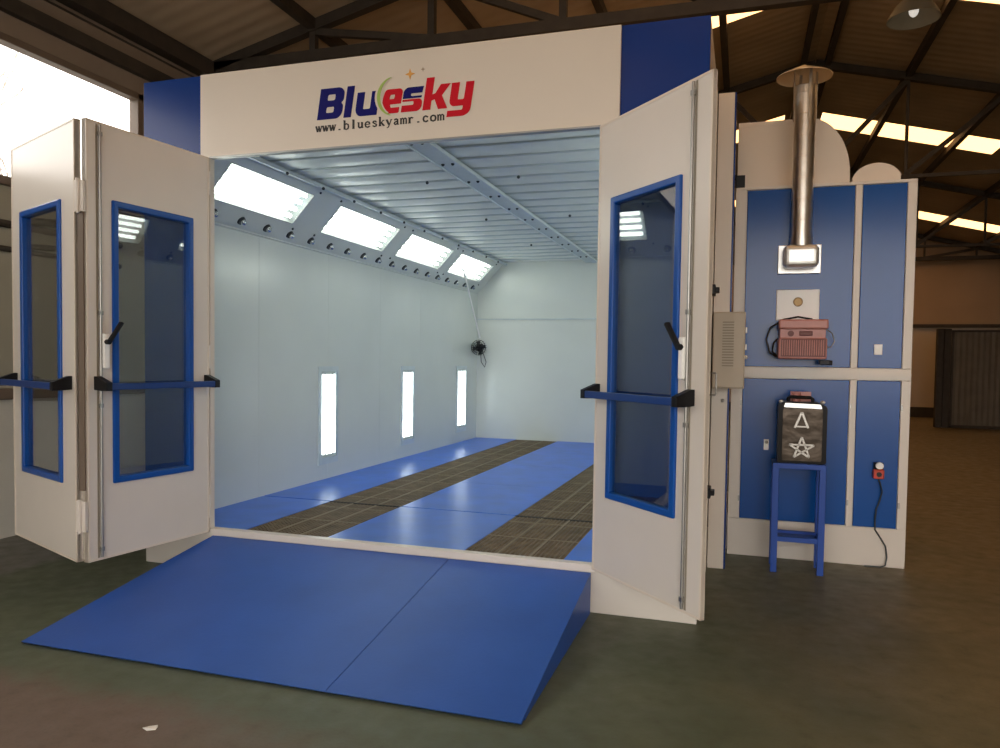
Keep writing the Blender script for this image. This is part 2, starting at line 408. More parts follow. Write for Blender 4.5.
# base
B().box((0, 0, 0), (BX, BY, .262)).build('base', M['white'], booth, bevel=.004)
B().box((XL - .02, -.012, .245), (XQ + .02, .05, .292)).build('door_sill', M['white'], booth, bevel=.004)
# walls, built of flat panels with narrow seams
def panels(n, m, boxes, **k):
    mb = B()
    for a, b in boxes: mb.box(a, b)
    return mb.build(n, m, booth, **k)
ys = [.05, 1.16, 2.31, 3.46, 4.61, 5.76, 6.82]
panels('left_wall', M['wall_in'], [((.0, ys[i] + .0008, .262), (.14, ys[i + 1] - .0008, 3.03)) for i in range(6)] + [((0.002, .05, .262), (.13, 6.9, 3.03))])
panels('right_wall', M['wall_in'], [((3.75, ys[i] + .002, .262), (3.898, ys[i + 1] - .002, 3.03)) for i in range(6)] + [((3.76, .05, .262), (3.896, 6.9, 3.03))])
panels('outer_cladding', M['white'], [((3.898, 0.04, .262), (3.90, BY, BH))]); panels('outer_cladding', M['white'], [((0, .04, .262), (-.003, BY, BH))])
xs = [.14, 1.04, 1.95, 2.85, 3.75]
panels('rear_wall', M['wall_in'], [((.14, 6.82, z0), (3.75, 6.93, z1)) for z0, z1 in ((.262, 2.14), (2.153, 3.03))] + [((.0, 6.83, .262), (3.9, 6.94, 3.03))])
B().box((.14, 6.808, 2.138), (3.75, 6.822, 2.156)).build('rear_wall_joint', M['rail'], booth)
B().box((.003, .05, 3.12), (BX - .004, BY - .003, BH - .002)).build('plenum_roof', M['white'], booth)
# sagging ceiling filter cloth between cross bars
mb = B(); N = 22; per = (6.82 - .05) / N; rows = []; sub = 8
for i in range(N * sub + 1):
    y = .05 + (6.82 - .05) * i / (N * sub); z = 3.03 - .014 * abs(math.sin(PI * i / sub)) ** .8
    rows.append([(.14, y, z), (1.2, y, z - .004), (1.95, y, z), (2.7, y, z - .004), (3.75, y, z)])
k = 5
mb.add([v for r in rows for v in r], [(i * k + j, i * k + j + 1, (i + 1) * k + j + 1, (i + 1) * k + j) for i in range(N * sub) for j in range(k - 1)])
mb.build('ceiling_filter', mat('ceiling_filter_cloth', (.72, .765, .73, 1), .3, noise=.05, nscale=6, bump=.35, bscale=7), booth, smooth=True)
mb = B()
for i in range(1, N):
    y = .05 + per * i; mb.box((.45, y - .006, 3.012), (3.45, y + .006, 3.03))
mb.build('ceiling_bars', M['rail'], booth)
cr = B().box((1.86, .05, 2.985), (2.045, 6.82, 3.005)).box((1.86, .05, 2.975), (1.872, 6.82, 2.99)).box((2.033, .05, 2.975), (2.045, 6.82, 2.99)).build('ceiling_rail', M['rail'], booth, bevel=.002)
for i in range(11):
    y = .38 + .575 * i
    for x in (1.912, 1.992): B().sphere((x, y, 2.983), .014, 10, 6).build('bolt', M['bolt'], cr, smooth=True)
sr = B().beam((.60, .05, 2.99), (.60, 6.82, 2.99), .03, .03).build('filter_clip_rail', M['rail'], booth)
for i in range(12):
    y = .3 + .55 * i; B().sphere((.62, y, 2.97), .014, 10, 6).build('bolt', M['bolt'], sr, smooth=True)
for x, y in ((1.55, 1.5), (2.35, 1.5), (1.5, 3.2), (2.4, 3.2), (1.5, 5.0), (2.45, 5.0)):
    B().sphere((x, y, 2.99), .014, 10, 6).build('bolt', M['bolt'], sr, smooth=True)

# front: blue corner columns, jambs, fascia
B().box((0, -.004, .262), (.497, .05, BH)).build('corner_panel', M['navy'], booth, bevel=.002)
B().box((3.403, -.004, .262), (BX, .05, BH)).build('corner_panel', M['navy'], booth, bevel=.002)
B().box((.497, -.012, .262), (XL, .035, ZT)).build('door_jamb', M['jamb'], booth, bevel=.003)
B().box((XQ, -.012, .262), (3.403, .035, ZT)).build('door_jamb', M['jamb'], booth, bevel=.003)
fas = B().box((.497, -.02, ZT), (3.403, .045, BH)).build('fascia', M['jamb'], booth, bevel=.003)
B().box((XL, -.024, ZT - .004), (XQ, .02, ZT + .006)).build('fascia_trim', M['rod'], fas)

# logo on the fascia ---------------------------------------------------
def rounded(pts, r, n=4):
    out = []; m = len(pts)
    for i in range(m):
        p, a, b = Vector(pts[i]), Vector(pts[i - 1]), Vector(pts[(i + 1) % m])
        rr = r[i] if isinstance(r, (list, tuple)) else r
        rr = min(rr, (a - p).length * .49, (b - p).length * .49)
        if rr < 1e-5: out.append(tuple(p)); continue
        s0 = p + (a - p).normalized() * rr; s1 = p + (b - p).normalized() * rr
        for k in range(n + 1):
            t = k / n; q = s0 * (1 - t) ** 2 + p * 2 * t * (1 - t) + s1 * t * t; out.append(tuple(q))
    return out
SHEAR, Z0 = .15, 3.060
def logo_poly(name, x0, outline, m, holes=(), y=-.0205, t=.004):
    sh = lambda l: [(x0 + .010 - .004 * (x0 - 1.4) + p[0] + SHEAR * p[1], Z0 + p[1]) for p in l]
    B().prism(sh(outline), 1, y, y - t, [sh(h) for h in holes]).build(name, m, fas)
C_, X_ = .197, .150   # cap height, x-height
NV, RD = M['logo_navy'], M['logo_red']
logo_poly('logo_letter', 1.408, rounded([(0, 0), (.150, 0), (.178, .03), (.178, .085), (.160, .100), (.178, .115), (.178, .17), (.150, C_), (0, C_)], [0, .02, .02, .02, .01, .02, .02, .02, 0]), NV,
          [rounded([(.058, .040), (.115, .040), (.115, .078), (.058, .078)], .012), rounded([(.058, .118), (.115, .118), (.115, .157), (.058, .157)], .012)])
logo_poly('logo_letter', 1.603, [(0, 0), (.052, 0), (.052, C_), (0, C_)], NV)
logo_poly('logo_letter', 1.684, rounded([(.0, .03), (.025, 0), (.155, 0), (.155, X_), (.103, X_), (.103, .042), (.052, .042), (.052, X_), (0, X_)], [.02, .02, 0, 0, 0, .01, .01, 0, 0]), NV)
# e (red), cut on the left by the green arc
logo_poly('logo_letter', 1.886, rounded([(.0, 0), (.108, 0), (.108, .034), (.046, .034), (.040, .056), (.116, .056), (.118, .135), (.104, X_), (-.002, X_), (-.014, .10), (-.014, .04)], [.02, .01, .0, .01, .005, .0, .015, .015, .02, .01, .01]), RD, [rounded([(.030, .088), (.066, .088), (.068, .116), (.034, .116)], .008)])
# s: upper half navy, lower half red
logo_poly('logo_letter', 2.012, rounded([(.0, .082), (.128, .082), (.128, .094), (.055, .094), (.05, .112), (.128, .112), (.134, X_), (.02, X_), (.0, .13)], [0, 0, 0, .01, .01, .0, 0, .02, .02]), NV)
logo_poly('logo_letter', 2.012, rounded([(.0, 0), (.115, 0), (.136, .02), (.136, .06), (.12, .076), (.0, .076), (.0, .064), (.078, .064), (.08, .040), (.0, .040)], [0, .02, .02, .02, .01, 0, 0, .01, .01, 0]), RD)
logo_poly('logo_letter', 2.160, [(0, 0), (.052, 0), (.052, .055), (.072, .062), (.105, 0), (.166, 0), (.118, .082), (.165, X_), (.102, X_), (.072, .098), (.052, .092), (.052, C_), (0, C_)], RD)
logo_poly('logo_letter', 2.336, rounded([(-.005, -.055), (.112, -.055), (.146, -.03), (.146, X_), (.094, X_), (.094, .046), (.052, .046), (.052, X_), (0, X_), (0, .03), (.02, .008), (.094, .008), (.094, -.018), (-.005, -.018)], [0, .02, .03, 0, 0, .01, .01, 0, 0, .02, .02, .005, .01, 0]), RD)
arc = []
for i in range(17):
    a = math.radians(105 + 150 * i / 16); arc.append((1.975 + .118 * math.cos(a), 3.165 + .122 * math.sin(a)))
for i in range(16, -1, -1):
    a = math.radians(105 + 150 * i / 16); arc.append((1.988 + .108 * math.cos(a), 3.165 + .122 * math.sin(a)))
arcw = [(1.995 + 1.16 * (p[0] - 1.988), 3.172 + 1.0 * (p[1] - 3.172)) for p in arc]
B().prism([(p[0] - .004, p[1]) for p in arc], 1, -.026, -.0285).build('logo_arc', M['logo_green'], fas)
gap = []
for i in range(13):
    a = math.radians(120 + 120 * i / 12); gap.append((1.975 + .138 * math.cos(a), 3.165 + .130 * math.sin(a)))
for i in range(12, -1, -1):
    a = math.radians(120 + 120 * i / 12); gap.append((1.986 + .100 * math.cos(a), 3.165 + .116 * math.sin(a)))
B().prism(gap, 1, -.0247, -.0257).build('logo_gap', M['jamb'], fas)
def star(cx, cz, r, m, n=4, ri=.36):
    pts = []
    for i in range(2 * n):
        a = PI / 2 + PI * i / n; q = r if i % 2 == 0 else r * ri; pts.append((cx + q * math.cos(a), cz + q * math.sin(a)))
    B().prism(pts, 1, -.0205, -.0235).build('logo_star', m, fas)
star(2.080, 3.293, .034, M['logo_orange']); star(2.168, 3.314, .014, M['logo_grey'])

# web address, small seriffed capitals-free lettering drawn stroke by stroke (cell 1 wide, x-height 1)
def S(*pts, w=.2): return (pts, w)
def serif(x, y, h=.2): return S((x - h, y), (x + h, y), w=.09)
G = {
 'w': [S((.06, 1), (.3, 0), w=.2), S((.3, 0), (.5, .9), w=.1), S((.5, .9), (.7, 0), w=.2), S((.7, 0), (.94, 1), w=.1), serif(.08, 1, .13), serif(.92, 1, .13), serif(.5, 1, .12)],
 '.': [S((.5, -.02), (.5, .2), w=.22)],
 'b': [S((.2, 0), (.2, 1.6)), serif(.12, 1.58, .12), S((.2, .85), (.5, 1), (.75, .85), (.82, .5), (.75, .12), (.5, 0), (.2, .1), w=.15)],
 'l': [S((.5, 0), (.5, 1.6), w=.22), serif(.5, .04), serif(.42, 1.57, .14)],
 'u': [S((.22, 1), (.22, .25), (.4, .03), (.72, .2), w=.17), S((.75, 1), (.75, 0), w=.2), serif(.15, .97, .12), serif(.68, .97, .12), serif(.84, .04, .1)],
 'e': [S((.2, .52), (.82, .52), w=.09), S((.82, .52), (.76, .86), (.5, 1), (.24, .84), (.15, .5), (.26, .14), (.55, 0), (.82, .18), w=.16)],
 's': [S((.76, .76), (.6, .97), (.32, .95), (.24, .74), (.5, .55), (.76, .38), (.74, .1), (.45, .02), (.22, .2), w=.15)],
 'k': [S((.22, 0), (.22, 1.6)), serif(.14, 1.58, .12), serif(.24, .04), S((.25, .45), (.72, .95), w=.1), S((.42, .6), (.8, .04)), serif(.74, .97, .15), serif(.8, .04, .14)],
 'y': [S((.15, 1), (.5, .1)), S((.85, 1), (.42, -.3), (.2, -.42), w=.1), serif(.15, .97, .15), serif(.85, .97, .13)],
 'a': [S((.24, .8), (.45, 1), (.68, .85), (.7, 0), w=.17), S((.68, .58), (.3, .45), (.2, .2), (.36, .02), (.68, .2), w=.14), serif(.82, .04, .1)],
 'm': [S((.12, 0), (.12, 1), w=.16), S((.12, .8), (.34, 1), (.5, .8), (.5, 0), w=.15), S((.5, .8), (.74, 1), (.9, .8), (.9, 0), w=.15), serif(.12, .04, .13), serif(.5, .04, .13), serif(.9, .04, .13), serif(.04, .97, .08)],
 'r': [S((.3, 0), (.3, 1)), serif(.3, .04), serif(.2, .97, .12), S((.3, .72), (.55, .98), (.8, .86), w=.16)],
 'c': [S((.8, .78), (.5, 1), (.24, .84), (.15, .5), (.26, .14), (.55, 0), (.82, .18), w=.17)],
 'o': [S((.5, 1), (.22, .84), (.14, .5), (.22, .14), (.5, 0), (.78, .14), (.86, .5), (.78, .84), (.5, 1), w=.17)],
}
txt = 'www.blueskyamr.com'; cw = (2.318 - 1.408) / len(txt); sx, sz = cw * .92, .036
for i, ch in enumerate(txt):
    ox = 1.408 + cw * i; mb = B()
    for pts, w in G[ch]:
        for j in range(len(pts) - 1):
            a = Vector(pts[j]); b = Vector(pts[j + 1]); d = (b - a).normalized(); nn = Vector((-d[1], d[0])) * w * .72; e = d * (w * .2 if len(pts) > 2 else 0)
            q = [a - e - nn, b + e - nn, b + e + nn, a - e + nn]
            mb.prism([(ox + p[0] * sx, 3.0 - .017 + .006 * i / 17 + p[1] * sz) for p in q], 1, -.0205, -.0225)
    mb.build('web_address_letter', M['logo_ink'], fas)

# corner light panels with their fixtures -------------------------------
S0, S1 = Vector((.14, 2.55)), Vector((.57, 3.01))
dS = (S1 - S0).normalized(); nS = Vector((dS[1], -dS[0]))        # nS points into the booth
def side(mirror):
    def Q(s, h, y):
        p = S0 + dS * s + nS * h; x = p[0] if not mirror else 3.89 - p[0]; return (x, y, p[1])
    def slab(mb, s0, s1, h0, h1, y0, y1):
        vs = [Q(s, h, y) for y in (y0, y1) for s, h in ((s0, h0), (s1, h0), (s1, h1), (s0, h1))]
        mb.add(vs, [(0, 1, 2, 3), (7, 6, 5, 4), (0, 4, 5, 1), (1, 5, 6, 2), (2, 6, 7, 3), (3, 7, 4, 0)]); return mb
    LS = (S1 - S0).length
    ylist = [(.32, 1.46), (1.92, 3.22), (3.54, 4.86), (5.16, 6.50)]
    a0, a1 = .20, .52
    mb = B(); slab(mb, 0, a0, -.02, 0, .05, 6.82); slab(mb, a1, LS, -.02, 0, .05, 6.82)
    prev = .05
    for y0, y1 in ylist + [(6.82, 6.82)]:
        slab(mb, a0, a1, -.02, 0, prev, y0); prev = y1
    slab(mb, -.012, .006, -.02, .012, .05, 6.82)
    cp = mb.build('corner_light_panel', M['wall_in'], booth)
    for i in range(19):
        y = .14 + .348 * i
        nz = B().cyl(Q(.085, -.005, y), Q(.085, .014, y), .040, .034, 18).build('air_nozzle', M['bolt'], cp, smooth=True)
        B().sphere(Q(.088, .026, y), .026, 14, 8).build('nozzle_ball', M['noz'], cp, smooth=True)
    for y0, y1 in ylist:
        mb = B(); slab(mb, a0 - .02, a1 + .02, -.09, -.08, y0, y1)
        for s in (a0 - .005, a1): slab(mb, s, s + .005, -.085, .004, y0, y1)
        for yy in (y0, y1 - .005): slab(mb, a0, a1, -.085, .004, yy, yy + .005)
        fx = mb.build('light_fixture', M['reflector'], booth)
        for k in range(4):
            s = a0 + .045 + k * .077
            B().cyl(Q(s, -.035, y0 + .05), Q(s, -.035, y1 - .05), .019, n=10).build('lamp_tube', M['tube'], fx, smooth=True)
        slab(B(), a0 + .006, a1 - .006, -.004, -.001, y0 + .006, y1 - .006).build('cover_glass', M['cover'], fx)
        for yy in (y0 - .05, y1 + .05):
            for s in (a0 - .05, a1 + .045):
                B().sphere(Q(s, .002, yy), .012, 8, 5).build('screw', M['bolt'], fx, smooth=True)
side(False); side(True)
# vertical wall lights
def wall_light(x, y0, y1, sgn):
    z0, z1 = .44, 1.42
    mb = B(); xa, xb = x, x + sgn * .012
    mb.prism([(y0, z0), (y1, z0), (y1, z1), (y0, z1)], 0, xa, xb, [[(y0 + .05, z0 + .07), (y1 - .05, z0 + .07), (y1 - .05, z1 - .05), (y0 + .05, z1 - .05)]])
    fx = mb.build('wall_light', M['rail'], booth)
    B().box((x, y0 + .045, z0 + .065), (x + sgn * .002, y1 - .045, z1 - .045)).build('reflector', M['reflector'], fx)
    for k in range(4):
        y = y0 + .085 + (y1 - y0 - .17) * k / 3
        B().cyl((x + sgn * .014, y, z0 + .10), (x + sgn * .014, y, z1 - .08), .011, n=8).build('lamp_tube', M['walltube'], fx, smooth=True)
    B().box((x + sgn * .0255, y0 + .045, z0 + .065), (x + sgn * .028, y1 - .045, z1 - .045)).build('cover_glass', M['cover'], fx)
for y0, y1 in ((.25, .63), (2.12, 2.50), (4.02, 4.42), (5.92, 6.34)):
    y0 > 1 and wall_light(.14, y0, y1, 1); wall_light(3.75, y0, y1, -1)

# booth floor: blue steel plates and two long gratings
for i, (xa, xb) in enumerate(((.14, .806), (1.462, 2.450), (3.10, 3.75))):
    mb = B()
    for ya, yb in ((.05, 1.225), (1.243, 2.6), (2.603, 4.0), (4.003, 5.4), (5.403, 6.82)): mb.box((xa, ya, .262), (xb, yb, ZS))
    mb.build('floor_plate', M['plate'], booth)
for xa, xb in ((.806, 1.462), (2.45, 3.10)):
    mb = B(); n = 20
    for i in range(n + 1):
        x = xa + .004 + (xb - xa - .008) * i / n; mb.box((x - .004, .05, .268), (x + .004, 6.82, .284))
    m_ = 200
    for i in range(m_ + 1):
        y = .055 + 6.76 * i / m_; mb.box((xa, y - .003, .270), (xb, y + .003, .283))
    g = mb.build('floor_grating', M['grate'], booth)
    B().box((xa, .05, .262), (xb, 6.82, .2655)).build('filter_mat', M['filt'], g)
    mb = B()
    for i in (1, 2): x = xa + (xb - xa) * i / 3; mb.box((x - .005, .05, .280), (x + .005, 6.82, .2865))
    for i in range(1, 14): y = .05 + .49 * i; mb.box((xa, y - .005, .280), (xb, y + .005, .2865))
    mb.build('panel_edges', M['gratelight'], g)
    B().box((xa, 1.215, .270), (xb, 1.245, .2875)).build('cross_bar', M['dark'], g)

# tall service column, hinges and pull handle on the right flank
cs = B().box((3.905, 1.29, 0), (4.018, 1.40, BH)).build('side_column', M['white'], booth, bevel=.004)
B().box((4.018, 1.292, 0), (4.030, 1.45, BH)).build('column_edge', M['navy'], cs)
B().box((3.90, 1.30, .3), (3.906, 1.6, BH)).build('side_seal', M['dark'], booth)
for z in (2.0, .62):
    h = B().box((3.898, .86, z - .035), (3.93, 1.0, z + .035)).box((3.925, .88, z - .018), (3.955, .96, z + .018)).build('side_hinge', M['black'], booth, bevel=.004)
B().tube([(3.90, .85, 1.44), (3.945, .85, 1.44), (3.95, .85, 1.43), (3.95, .85, 1.30), (3.945, .85, 1.29), (3.90, .85, 1.29)], .007).build('pull_handle', M['rod'], booth, smooth=True)
B().sphere((3.985, 1.288, 1.235), .014).build('key_lock', M['rod'], cs, smooth=True)

# door leaves: local frame u along the leaf, v out of the visible (inner) face, w up
def leaf(P0, P1, flip=False, win=(.145, .765), rodu=.85, t=.035, bar=(.025, .87), sides=1, lock=True):
    P0 = Vector((*P0, 0)); P1 = Vector((*P1, 0)); e = (P1 - P0).normalized(); L = (P1 - P0).length
    n = Vector((-e[1], e[0], 0)) * sides
    R = Matrix((e, n, Vector((0, 0, 1)))).transposed().to_4x4(); R.translation = P0
    T = BT @ R; K = lambda: MB(T)
    Z0_, Z1_ = .272, 2.872; w0, w1 = win; a, b = .722, 2.432
    outl = [(0, Z0_), (L, Z0_), (L, Z1_), (0, Z1_)]; hole = [(w0 + .01, a + .01), (w1 - .01, a + .01), (w1 - .01, b - .01), (w0 + .01, b - .01)]
    d = K().prism(outl, 1, -t, 0, [hole]).build('door_leaf', M['white'], booth, bevel=.003)
    # raised edge profile
    fr = K()
    for p, q in (((0, Z0_), (L, Z0_ + .012)), ((0, Z1_ - .012), (L, Z1_)), ((0, Z0_), (.012, Z1_)), ((L - .012, Z0_), (L, Z1_))):
        fr.box((p[0], -t - .002, p[1]), (q[0], .003, q[1]))
    fr.build('edge_profile', M['jamb'], d)
    k = .040
    wfm = K().prism([(w0, a), (w1, a), (w1, b), (w0, b)], 1, -t - .012, .016, [[(w0 + k, a + k), (w1 - k, a + k), (w1 - k, b - k), (w0 + k, b - k)]])
    wfm.build('window_frame', M['bluetrim'], d, bevel=.008)
    K().box((w0 + k, -t / 2 - .003, a + k), (w1 - k, -t / 2 + .003, b - k)).build('pane', M['pane'], d)
    # locking rod, lever gear and lever
    if lock: rd = K().cyl((rodu, .012, Z0_ + .02), (rodu, .012, Z1_ - .02), .008, n=10)
    for z in ((.34, 1.2, 1.75, 2.8) if lock else ()): rd.box((rodu - .012, 0, z - .012), (rodu + .012, .02, z + .012))
    if lock: K().box((rodu + .008, .0, Z0_ + .015), (rodu + .020, .0015, Z1_ - .015)).build('rod_groove_shade', M['beiged'], d)  # flat strip painted dark for the shade in the groove beside the rod
    if lock: rd.build('locking_rod', M['rod'], d, smooth=True)
    if lock: K().box((rodu - .045, .0, 1.42), (rodu - .005, .035, 1.63)).build('lever_gear', M['whitep'], d, bevel=.008)
    if lock: K().beam((rodu - .022, .045, 1.57), (rodu - .105, .06, 1.70), .018, .028, (0, 1, 0)).cyl((rodu - .022, .02, 1.58), (rodu - .022, .06, 1.58), .016, n=12).build('lever_handle', M['black'], d, bevel=.003)
    # push bar between two black arms
    u0, u1 = bar
    K().box((u0, .075, 1.295), (u1, .105, 1.335)).build('push_bar', M['bluebar'], d, bevel=.004)
    for u, s in ((u0, 1), (u1, -1)):
        K().prism([(.0, 1.295), (.0, 1.375), (.02, 1.375), (.110, 1.340), (.110, 1.290), (.06, 1.290)], 0, u - .02, u + .02).build('bar_bracket', M['black'], d, bevel=.006)
    return d
# prism along axis 0 takes (y, z) pairs, so the brackets above are profiles in depth and height
leaf((XL + .002, -.03), (.462, -.955), sides=1)
lb = leaf((.388, -.967), (-.590, -.553), sides=1, win=(.20, .88), lock=False, bar=(.07, 1.00))
leaf((XQ, -.03), (3.955, -.748), sides=-1, t=.02, win=(.14, .765), rodu=.845, bar=(.03, .875))
B().box((.405, -.962, .70), (.445, -.950, 2.45)).build('fold_seal', M['frame'], booth)
for z in (2.42, .55):
    B().box((.400, -.985, z - .09), (.47, -.965, z + .09)).cyl((.435, -.99, z - .1), (.435, -.99, z + .1), .011, n=10).build('fold_hinge', M['white'], booth, bevel=.002)
for z in (2.7, 1.5, .45):
    B().cyl((XL - .004, -.02, z - .08), (XL - .004, -.02, z + .08), .012, n=10).build('leaf_hinge', M['white'], booth)
    B().cyl((XQ + .012, -.02, z - .08), (XQ + .012, -.02, z + .08), .012, n=10).build('leaf_hinge', M['white'], booth)

# ================================================================= RAMP (two steel plates side by side)
def ramp(x0, x1, lab):
    t = thing('ramp_section', lab, 'ramp', ((x0 + x1) / 2, -.75, 0), 'ramp sections before the booth'); T = off((x0 + x1) / 2, -.75, 0)
    MB(T).add([(x0, -.014, .232), (x1, -.014, .232), (x1, -1.50, .004), (x0, -1.50, .004), (x0, -.014, .244), (x1, -.014, .244), (x1, -1.512, .014), (x0, -1.512, .014)],
              [(0, 1, 2, 3), (4, 7, 6, 5), (0, 4, 5, 1), (1, 5, 6, 2), (2, 6, 7, 3), (3, 7, 4, 0)]).build('ramp_plate', M['ramp'], t)
    for x in (x0, x1 - .006):
        MB(T).prism([(-.014, 0), (-.014, .232), (-1.45, .010), (-1.45, 0)], 0, x, x + .006).build('side_web', M['ramp'], t)
    return t
ramp(.594, 2.374, 'wider left blue steel ramp section leading up to the booth sill')
ramp(2.378, 3.285, 'narrower right blue steel ramp section beside the open right door')

# ================================================================= things in the booth
t = thing('wall_fan', 'small black round fan in the far left corner of the booth', 'fan', (.26, 6.60, 1.70))
c = Vector((0, 0, 0))
mb = MB()
for r in (.05, .085, .115): mb.torus((0, -.055 - (.115 - r) * .3, 0), r, .004, 1, 20, 5)
for i in range(20):
    a = 2 * PI * i / 20; mb.tube([(.02 * math.cos(a), -.085, .02 * math.sin(a)), (.085 * math.cos(a), -.075, .085 * math.sin(a)), (.12 * math.cos(a), -.04, .12 * math.sin(a)), (.115 * math.cos(a), .0, .115 * math.sin(a))], .003, 5)
mb.build('guard', M['black'], t, smooth=True)
mb = MB()
for i in range(4):
    a = 2 * PI * i / 4 + .3; u = Vector((math.cos(a), 0, math.sin(a))); w = Vector((-math.sin(a), .0, math.cos(a)))
    q = [u * .02 - w * .01, u * .10 - w * .045, u * .105 + w * .02, u * .02 + w * .015]
    vs = [Vector(p) + Vector((0, -.03 + .02 * (j in (1, 0)), 0)) for j, p in enumerate(q)]
    vs += [v + Vector((0, .004, 0)) for v in vs]
    mb.add(vs, [(0, 1, 2, 3), (7, 6, 5, 4), (0, 4, 5, 1), (1, 5, 6, 2), (2, 6, 7, 3), (3, 7, 4, 0)])
mb.build('blades', M['bolt'], t)
MB().cyl((0, -.02, 0), (0, .10, 0), .055, .04, 18).build('motor', M['black'], t, smooth=True)
MB().cyl((0, .08, 0), (-.06, .195, 0), .015, n=10).box((-.10, .195, -.06), (-.02, .213, .06)).build('wall_bracket', M['black'], t)
MB().tube([(0, .09, -.03), (.03, .12, -.12), (.06, .14, -.22), (.03, .16, -.30), (-.03, .17, -.22), (-.05, .19, -.06)], .006).build('cord', M['bolt'], t, smooth=True)
pts = []
for i in range(13):
    s = i / 12; pts.append((.40 - .12 * math.sin(s * PI / 2) + .0, 5.4 + 1.15 * s, 2.80 - .95 * s ** 1.4))
o = MB(off(.40, 5.4, 2.8)).tube([Vector(p) for p in pts], .012, 8).build('air_hose', M['whitep'], smooth=True); o.location = (.40, 5.4, 2.8)
tag(o, 'thin white air hose hanging from the last corner light in the booth', 'hose')

# ================================================================= AIR SUPPLY CABINET
CX, CY = 4.665, 1.775
cab = thing('heating_cabinet', 'tall white cabinet with four blue panels standing right of the booth', 'cabinet', (CX, CY, 0)); CT = off(CX, CY, 0)
K = lambda: MB(CT)
K().box((4.035, CY + .02, 0), (5.30, 3.05, 2.868)).build('body', M['white'], cab)
fr = K()
for a, b in (((4.035, 2.848), (5.30, 2.87)), ((4.035, 1.395), (5.30, 1.482)), ((4.035, 0), (5.30, .288)), ((4.035, .288), (4.118, 1.395)), ((4.035, 1.482), (4.118, 2.848)), ((4.89, .288), (4.935, 1.395)), ((4.89, 1.482), (4.935, 2.848)), ((5.238, .288), (5.30, 1.395)), ((5.238, 1.482), (5.30, 2.848))):
    fr.box((a[0], CY, a[1]), (b[0], CY + .03, b[1]))
fr.build('front_frame', M['white'], cab, bevel=.003)
K().box((4.035, CY - .012, 1.43), (5.30, CY, 1.445)).build('middle_lip', M['white'], cab)
for x0, x1, z0, z1 in ((4.118, 4.89, 1.482, 2.848), (4.935, 5.238, 1.482, 2.848), (4.118, 4.89, .288, 1.395), (4.935, 5.238, .288, 1.395)):
    p = K().box((x0 + .004, CY + .006, z0 + .004), (x1 - .004, CY + .024, z1 - .004)).build('blue_panel', M['blue'], cab, bevel=.004)
    if z0 < 1:
        for z in (z0 + .18, z1 - .2): K().box((x1 + .0, CY - .012, z - .02), (x1 + .012, CY, z + .02)).build('hinge', M['rod'], p)
        if x0 < 4.5:
            K().box((4.29, CY - .012, .84), (4.325, CY + .006, .92)).sphere((4.308, CY - .012, .9), .013).build('lock', M['rod'], p, smooth=True)
            for z in (.45, 1.2): K().box((4.108, CY - .012, z - .02), (4.12, CY, z + .02)).build('hinge', M['rod'], p)
K().box((3.955, CY + .15, 0), (4.035, 3.0, .30)).build('side_plinth', M['white'], cab)
K().box((4.36 - .008, CY - .006, 1.842), (4.66, CY + .008, 2.076)).build('port_plate', M['whitep'], cab, bevel=.006)
K().cyl((4.508, CY - .012, 1.982), (4.508, CY, 1.982), .030, n=20).torus((4.508, CY - .010, 1.982), .030, .005).build('view_port', M['brass'], cab, smooth=True)
K().box((5.046, CY - .016, 1.585), (5.100, CY + .008, 1.662)).box((5.06, CY - .02, 1.605), (5.086, CY - .015, 1.64)).build('small_switch', M['whitep'], cab, bevel=.003)
K().box((4.03, CY + .10, 2.868), (4.10, CY + .22, 2.99)).build('black_junction_box', M['black'], cab, bevel=.004)

# white air ducts on top of the cabinet and behind
def arcpts(cx, cz, rx, rzz, a0, a1, n=14): return [(cx + rx * math.cos(math.radians(a0 + (a1 - a0) * i / n)), cz + rzz * math.sin(math.radians(a0 + (a1 - a0) * i / n))) for i in range(n + 1)]
o = MB(off(4.45, 2.4, 2.87)).prism([(4.04, 2.87), (4.87, 2.87), (4.87, 2.98)] + arcpts(4.56, 2.98, .31, .45, 0, 90)[1:] + [(4.04, 3.43)], 1, 2.0, 2.85).box((4.04, 1.995, 3.40), (4.56, 2.0, 3.43))
o = o.build('air_duct', M['jamb'], smooth=True, bevel=.004); o.location = (4.45, 2.4, 2.87); tag(o, 'large white air duct with rounded shoulder on top of the cabinet', 'duct')
o = MB(off(5.05, 2.4, 2.87)).prism([(4.89, 2.872), (5.225, 2.872), (5.225, 2.945)] + arcpts(5.06, 2.90, .180, .155, 20, 160)[0:] + [(4.89, 2.945)], 1, 2.0, 2.8)
o = o.build('air_duct', M['jamb'], smooth=True, bevel=.004); o.location = (5.05, 2.4, 2.87); tag(o, 'low curved white duct cover at the right end of the cabinet top', 'duct')
for x, y, r, lab in ((4.066, 2.12, .0, ''),):
    pass
o = MB().cyl((0, 0, 0), (0, 0, 3.2), .028, n=14).build('gas_pipe', M['tanpipe'], smooth=True); o.location = (3.985, 2.05, .0)
o.location = (3.99, 1.86, .30)
tag(o, 'thin tan vertical pipe in the gap between booth and cabinet', 'pipe')

